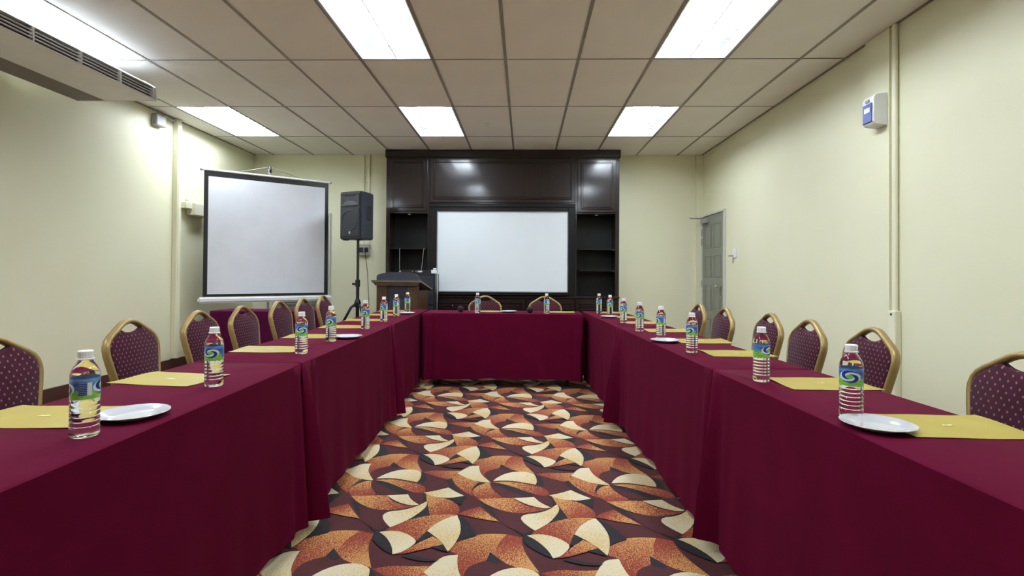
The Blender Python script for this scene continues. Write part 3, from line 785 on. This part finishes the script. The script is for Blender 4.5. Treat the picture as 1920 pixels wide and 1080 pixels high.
# ------------------------------------------------------------------ lectern
def lectern():
    t = thing('lectern', 'brown wooden lectern with dark centre panel and grey arched hood', 'lectern', (-1.56, 6.66, 0), math.radians(-8))
    new('base', B(-.31, .31, -.22, .24, .006, .07, bev=.008), 'brown_wood', t)
    for s in (-1, 1):
        bm = bmesh.new(); prism(bm, [(s*.27, -.16), (s*.135, -.2), (s*.135, -.17), (s*.25, -.13), (s*.25, .2), (s*.27, .2)], 'z', .07, .925)
        new('side_post', bm, 'brown_wood', t)
        new('front_stile', B(*sorted((s*.136, s*.272)), -.2005, -.165, .071, .99, bev=.003), 'brown_wood', t)
    new('centre_panel', B(-.135, .135, -.192, -.17, .07, .985, bev=.003), 'navy', t)
    new('panel_inset', B(-.10, .10, -.198, -.1925, .12, .82, bev=.003), 'slate', t)
    new('back_panel', B(-.25, .25, .18, .2, .07, .55), 'brown_wood', t)
    new('shelf', B(-.25, .25, -.12, .18, .53, .55), 'brown_wood', t)
    bm = bmesh.new(); prism(bm, [(-.24, 1.03), (-.24, 1.052), (.20, .945), (.20, .923)], 'x', -.325, .325); tb = new('top_board', bm, 'tan_edge', t)
    bm = bmesh.new(); prism(bm, [(-.31, 1.030), (.31, 1.030), (.275, .985), (-.275, .985)], 'y', -.232, -.19); new('cove', bm, 'brown_wood', t)
    bm = bmesh.new()
    prof = [(-.27, 1.045), (.27, 1.045), (.27, 1.10)] + [(.27*math.cos(a), 1.10+.055*math.sin(a)) for a in [PI*q/16 for q in range(1, 16)]] + [(-.27, 1.10)]
    prism(bm, prof, 'y', -.205, -.175); new('hood', bm, 'slate', t)
    bm = bmesh.new()
    for s in (-1, 1):
        prism(bm, [(-.175, 1.037), (.16, .955), (.16, .965), (-.175, 1.10)], 'x', s*.255-.012, s*.255+.012)
    new('hood_cheek', bm, 'slate', t)
lectern()
# equipment rack with a wireless receiver behind the lectern
def rack():
    t = thing('equipment_rack', 'black equipment rack standing behind the lectern', 'rack', (-1.46, 7.17, 0))
    new('shell', B(-.25, .25, -.15, .15, .04, 1.14, bev=.006), 'black', t)
    for i in range(5): new('unit_panel', B(-.225, .225, -.162, -.151, .12+i*.2, .30+i*.2, bev=.003), 'dark_grey', t)
    for sx in (-1, 1):
        for sy in (-1, 1):
            bm = bmesh.new(); lathe(bm, [(.02, .006), (.022, .02), (.02, .04)], 12, (sx*.2, sy*.11, 0)); new('caster', bm, 'rubber', t)
    r = thing('wireless_receiver', 'black wireless receiver with two upright antennas behind the lectern', 'receiver', (-1.50, 7.14, 1.1405))
    new('case', B(-.21, .21, -.1, .1, 0, .05, bev=.004), 'black', r)
    for x, d in ((-.20, .0), (.10, .03)):
        bm = bmesh.new(); tube(bm, [(x, -.09, .045), (x, -.1, .07), (x+d, -.1, .34)], [.005, .0035, .0022], 8); new('antenna', bm, 'grey_plastic', r, smooth=True)
    for x in (-.19, -.02, .03):
        bm = bmesh.new(); tube(bm, [(x, -.1, .026), (x, -.112, .026)], .012, 12); new('knob', bm, 'chrome', r)
    new('display', B(-.01+.06, .11, -.103, -.1, .016, .036), 'lcd', r)
    a = thing('power_adaptor', 'small white power adaptor beside the wireless receiver', 'adaptor', (-1.245, 7.14, 1.1405))
    new('body', B(-.035, .035, -.05, .03, 0, .05, bev=.006), 'white_metal', a); new('plug', B(-.006, .034, -.052, -.012, .05, .075, bev=.004), 'white_metal', a)
    bm = bmesh.new(); tube(bm, [(.035, -.03, .03), (.055, -.06, .0), (.062, -.1, -.2), (.06, -.1, -.5)], .004, 6); new('cord', bm, 'cream_plastic', a, smooth=True)
rack()

# ------------------------------------------------------------------ dark built-in cabinet wall
CX0, CX1, CX2, CX3 = -1.985, -1.365, .712, 1.332
YC = 7.39
def door_panel(par, x0, x1, z0, z1, y=YC, name='door', knob=None):
    d = new(name, B(x0, x1, y-.02, y, z0, z1, bev=.003), 'wood', par)
    w_ = min(.06, (x1-x0)*.12)
    # raised moulding frame and a raised field
    bm = bmesh.new()
    a, b, c, e = x0+w_, x1-w_, z0+w_, z1-w_
    for q in ((a-.016, a, c-.016, e+.016), (b, b+.016, c-.016, e+.016), (a, b, c-.016, c), (a, b, e, e+.016)):
        box(bm, q[0], q[1], y-.034, y-.0195, q[2], q[3], bev=.005)
    new('moulding', bm, 'wood', d)
    new('field', B(a+.012, b-.012, y-.027, y-.0195, c+.012, e-.012, bev=.005), 'wood', d)
    if knob:
        bm = bmesh.new(); sphere(bm, (knob[0], y-.042, knob[1]), .012, 12); new('knob', bm, 'chrome', d, smooth=True)
    return d
GW = 'dark wood units of the cabinet wall'
def upper(label, x0, x1, z0, z1, doors):
    t = thing('wall_cabinet', label, 'cabinet', group=GW)
    new('carcass', B(x0+.001, x1-.001, YC, YB-.002, z0, z1), 'wood', t)
    for a in doors: door_panel(t, *a)
    return t
upper('dark wood upper cabinet with one square door above the lectern', CX0, CX1, 2.0, 2.79, [(CX0+.05, CX1-.03, 2.03, 2.775)])
upper('wide dark glossy upper cabinet above the whiteboard', CX1, CX2, 2.14, 2.79, [(CX1+.01, CX2-.01, 2.155, 2.78)])
upper('dark wood upper cabinet with one square door at the right end', CX2, CX3, 2.0, 2.79, [(CX2+.03, CX3-.05, 2.02, 2.775)])
co = thing('cornice', 'dark wood cornice board along the top of the cabinet wall', 'cornice')
new('board', B(CX0-.012, CX3+.012, YC-.03, YB-.002, 2.791, 2.9025, bev=.006), 'wood', co)
new('lower_bead', B(CX0-.006, CX3+.006, YC-.042, YC-.03, 2.80, 2.822, bev=.004), 'wood', co)
def niche(label, x0, x1, shelves, outer):
    t = thing('shelf_unit', label, 'shelf', group=GW)
    z0, z1 = .836, 1.999
    new('side_panel', B(x0+.001, x0+(.055 if outer < 0 else .022), YC, YB-.03, z0, z1), 'wood', t)
    new('side_panel', B(x1-(.055 if outer > 0 else .022), x1-.001, YC, YB-.03, z0, z1), 'wood', t)
    new('back_panel', B(x0+.001, x1-.001, YB-.03, YB-.002, z0, z1), 'niche', t)
    for z in shelves:
        s = new('shelf', B(x0+.056, x1-.056, YC+.05, YB-.031, z-.009, z+.009), 'niche', t)
        new('shelf_clip', B(x1-.075, x1-.056, YC+.045, YC+.055, z-.012, z-.004), 'chrome', s)
    bm = bmesh.new(); lathe(bm, [(.028, -.014), (.03, -.004), (.03, 0)], 16, ((x0+x1)/2, YC+.1, z1)); d = new('downlight', bm, 'chrome', t)
niche('dark open shelf niche behind the lectern', CX0, CX1, (1.5,), -1)
niche('dark open shelf niche right of the whiteboard', CX2, CX3, (1.5, 1.2), 1)
wt = thing('worktop', 'long dark worktop along the foot of the whiteboard', 'worktop')
new('slab', B(CX0-.004, CX3+.004, YC-.035, YB-.002, .805, .835, bev=.006), 'wood', wt)
def base(label, x0, x1, n):
    t = thing('base_cabinet', label, 'cabinet', group=GW)
    new('carcass', B(x0+.001, x1-.001, YC, YB-.002, .08, .804), 'wood', t)
    new('plinth', B(x0+.001, x1-.001, YC+.04, YB-.002, .006, .08), 'black', t)
    wd = (x1-x0)/n
    for i in range(n):
        a, b = x0+i*wd+.012, x0+(i+1)*wd-.012
        door_panel(t, a, b, .60, .785, name='drawer', knob=((a+b)/2, .69))
        door_panel(t, a, b, .1, .585, knob=(b-.05 if i % 2 == 0 else a+.05, .5))
base('dark wood base cabinet behind the lectern', CX0, CX1, 1)
base('dark wood base cabinet under the whiteboard', CX1, CX2, 3)
base('dark wood base cabinet at the right end under the open shelves', CX2, CX3, 1)
def whiteboard():
    t = thing('whiteboard', 'large whiteboard in a thick black frame set into the cabinet', 'whiteboard', ((CX1+CX2)/2, YC, 0))
    hw = (CX2-CX1)/2-.002; z0, z1 = .8365, 2.138
    x0, x1, a, b = -.925, .94, .885, 2.035
    for q in ((-hw, x0, z0, z1), (x1, hw, z0, z1)): new('frame_stile', B(q[0], q[1], -.03, .03, q[2], q[3], bev=.004), 'board_frame', t)
    for q in ((z0, a), (b, z1)): new('frame_rail', B(x0+.0005, x1-.0005, -.028, .03, q[0], q[1], bev=.004), 'board_frame', t)
    bm = bmesh.new()
    for q in ((x0, x0+.012, a, b), (x1-.012, x1, a, b), (x0+.012, x1-.012, a, a+.012), (x0+.012, x1-.012, b-.012, b)):
        box(bm, q[0], q[1], -.012, .01, q[2], q[3])
    new('inner_bead', bm, 'grey_plastic', t)
    bo = new('writing_surface', B(x0+.0005, x1-.0005, 0, .02, a+.0005, b-.0005), 'whiteboard', t); bo['label'] = 'glossy white writing surface'
    new('upper_ledge', B(-hw, hw, -.045, -.03, z1-.05, z1-.005, bev=.004), 'board_frame', t)
    new('pen_ledge', B(x0, x1, -.06, -.029, z0+.006, z0+.022, bev=.003), 'board_frame', t)
whiteboard()

# ------------------------------------------------------------------ doors
def panel_door(name, loc, rz, width, height, label, hand=1, closer=False):
    """local x along the door, front towards local -y"""
    t = bpy.data.objects.new(name, None); C.objects.link(t); t.location = loc; t.rotation_euler = (0, 0, rz)
    t['kind'] = 'structure'; t['label'] = label
    w_, h_ = width/2, height
    lf = new('leaf', B(-w_, w_, -.022, -.002, .008, h_), 'door', t)
    cw = (width-.30)/2
    for cx in (-cw/2-.05, cw/2+.05):
        for z0, z1 in ((.14, .55), (.66, 1.02), (1.12, 1.42), (1.52, h_-.12)):
            bm = bmesh.new(); a, b = cx-cw/2, cx+cw/2
            for q in ((a, a+.014, z0, z1), (b-.014, b, z0, z1), (a+.014, b-.014, z0, z0+.014), (a+.014, b-.014, z1-.014, z1)):
                box(bm, q[0], q[1], -.030, -.0215, q[2], q[3], bev=.004)
            p = new('panel_moulding', bm, 'door', lf); new('panel_field', B(a+.035, b-.035, -.027, -.0215, z0+.035, z1-.035, bev=.005), 'door', lf)
    for s in (-1, 1): new('jamb', B(*sorted((s*w_+s*.002, s*(w_+.022))), -.035, -.0005, .0, h_+.005, bev=.003), 'jamb', t)
    new('head_jamb', B(-w_-.022, w_+.022, -.035, -.0005, h_+.006, h_+.035, bev=.003), 'jamb', t)
    hx = hand*(w_-.07)
    bm = bmesh.new(); lathe(bm, [(.026, 0), (.026, .008), (.012, .012), (.011, .045), (.024, .052), (.028, .066), (.022, .08), (.004, .083)], 20)
    kn = new('knob', bm, 'chrome', t, smooth=True, angle=50); kn.rotation_euler = (PI/2, 0, 0); kn.location = (hx, -.0225, 1.0)
    bm = bmesh.new(); lathe(bm, [(.018, 0), (.018, .01), (.006, .012)], 16); ks = new('lock', bm, 'chrome', t); ks.rotation_euler = (PI/2, 0, 0); ks.location = (hx, -.0225, .86)
    for z in (.25, 1.02, 1.62, 1.76):
        bm = bmesh.new(); tube(bm, [(-hand*(w_+.004), -.036, z-.05), (-hand*(w_+.004), -.036, z+.05)], .009, 8); new('hinge', bm, 'grey_plastic', t)
    if closer:
        c = new('door_closer', B(-w_+.05, -w_+.26, -.075, -.022, h_-.095, h_-.03, bev=.006), 'grey_plastic', t)
        bm = bmesh.new(); tube(bm, [(-w_+.1, -.06, h_-.02), (-w_+.07, -.20, h_-.015), (-w_+.10, -.24, h_-.015)], .008, 8); new('closer_arm', bm, 'grey_plastic', c, smooth=True)
    return t
# door in the right wall: local -y must point to -x  ->  rotate -90 degrees
panel_door('door_1', (XR-.0005, 7.215, 0), -PI/2, .80, 1.975, 'grey panelled door in the right wall by the back corner', hand=1, closer=True)
panel_door('door_2', (-3.33, YB-.0005, 0), 0, .82, 2.0, 'grey door in the back wall half hidden by the projector screen', hand=1)

# ------------------------------------------------------------------ things fixed to the walls and ceiling
t = thing('cable_trunking', 'cream square cable trunking running up the left wall', 'trunking', (XL, 5.94, 0))
new('duct', B(.0005, .06, -.035, .035, .14, ZC-.005, bev=.004), 'trim', t); new('cover_strip', B(.06, .066, -.022, .022, .14, ZC-.005, bev=.002), 'trim', t)
t = thing('junction_box', 'small grey junction box high on the left wall', 'junction box', (XL, 5.62, 2.735))
new('case', B(.0005, .07, -.075, .075, 0, .125, bev=.008), 'grey_plastic', t)
bm = bmesh.new(); tube(bm, [(.035, -.02, .12), (.035, -.02, .15), (.035, .03, .155), (.035, .1, .135), (.035, .27, .135)], .008, 8); new('pipe', bm, 'grey_plastic', t, smooth=True)
t = thing('emergency_light', 'cream box fixture on the left wall beside the projector screen', 'wall box', (XL, 6.25, 1.82))
new('body', B(.0005, .11, -.09, .22, 0, .15, bev=.008), 'cream_plastic', t); new('bracket', B(.0005, .075, -.2, -.0905, .07, .15, bev=.006), 'cream_plastic', t)
bm = bmesh.new(); lathe(bm, [(.02, 0), (.024, .02), (.02, .035)], 14, (.05, -.15, .15)); new('knob', bm, 'cream_plastic', t)
# conduits and socket box on the back wall
for x, lab in ((-2.408, 'cream conduit on the back wall left of its twin above the loudspeaker'), (-2.328, 'cream conduit on the back wall nearer the dark cabinet')):
    t = thing('wall_conduit', lab, 'conduit', (x, YB, 0), group='conduits on the back wall')
    new('pipe', B(-.014, .014, -.026, -.0005, 1.575, ZC-.005, bev=.004), 'trim', t)
    for z in (1.9, 2.5): new('saddle', B(-.022, .022, -.03, -.0005, z, z+.02, bev=.002), 'trim', t)
t = thing('socket_box', 'grey socket box below the conduits on the back wall', 'socket', (-2.385, YB, 1.40))
new('case', B(-.085, .085, -.055, -.0005, 0, .165, bev=.005), 'grey_plastic', t)
for x in (-.035, .04): new('outlet', B(x-.028, x+.028, -.062, -.055, .05, .12, bev=.003), 'dark_grey', t)
new('plug', B(.02, .06, -.1, -.062, .065, .105, bev=.006), 'black', t)
bm = bmesh.new(); tube(bm, [(-2.345, YB-.106, 1.478), (-2.343, YB-.118, 1.46), (-2.34, YB-.11, 1.38), (-2.325, YB-.05, 1.15), (-2.30, YB-.05, .7), (-2.27, YB-.05, .25), (-2.22, YB-.12, .02)], .005, 6)
tag(new('power_cable', bm, 'black', smooth=True), 'thin black cable hanging down the back wall from the socket box', 'cable')
# switch by the right door
t = thing('wall_switch', 'small white wall switch beside the grey door', 'switch', (XR, 6.50, 1.36))
new('plate', B(-.012, -.0005, -.045, .045, 0, .12, bev=.003), 'white_metal', t); new('hook', B(-.06, -.0125, .02, .075, .02, .034, bev=.003), 'grey_plastic', t)
new('rocker', B(-.019, -.0125, -.02, .012, .045, .085, bev=.002), 'white_metal', t)
# conduits on the right wall next to the pilaster
t = thing('wall_conduit', 'cream conduit running down the right wall beside the pilaster', 'conduit', (XR, 3.695, 0))
bm = bmesh.new(); tube(bm, [(-.018, 0, .88), (-.018, 0, ZC-.005)], .0175, 12); new('pipe', bm, 'trim', t, smooth=True, angle=40)
new('lower_box', B(-.045, -.0005, -.035, .035, .02, .9, bev=.004), 'trim', t)
bm = bmesh.new(); tube(bm, [(-.01, .033, .9), (-.01, .033, ZC-.005)], .0095, 8); new('thin_pipe', bm, 'trim', t, smooth=True, angle=40)
bm = bmesh.new(); lathe(bm, [(.007, 0), (.007, .006)], 10); sc1 = new('screw', bm, 'black', t); sc1.rotation_euler = (0, -PI/2, 0); sc1.location = (-.0448, 0, .875)
# air freshener on the pilaster
t = thing('air_freshener', 'white air freshener dispenser with blue front on the right wall', 'dispenser', (XR-.03, 3.815, 2.215))
bm = bmesh.new(); prism(bm, [(-.0005, .0), (-.085, .012), (-.1, .03), (-.098, .2), (-.08, .225), (-.0005, .235)], 'y', -.06, .06)
bmesh.ops.bevel(bm, geom=bm.edges[:], offset=.004, segments=1, affect='EDGES'); new('body', bm, 'white_metal', t)
new('blue_front', B(-.106, -.0985, -.05, .05, .03, .165, bev=.003), 'blue', t)
new('window', B(-.109, -.1062, -.035, .028, .10, .135, bev=.001), 'lcd', t)
new('nozzle', B(-.108, -.0965, -.02, .02, .175, .195, bev=.002), 'grey_plastic', t)
# sprinkler head
t = thing('sprinkler_head', 'small white sprinkler head in the ceiling before the whiteboard', 'sprinkler', (-.455, 6.12, ZC-.003))
bm = bmesh.new(); lathe(bm, [(.035, 0), (.034, -.006), (.012, -.012), (.010, -.03), (.014, -.034), (.022, -.04), (.022, -.043), (.004, -.044)][::-1], 20); new('head', bm, 'white_metal', t, smooth=True, angle=40)
new('rose', B(-.03, .03, -.03, .03, -.004, -.0005), 'white_metal', t)
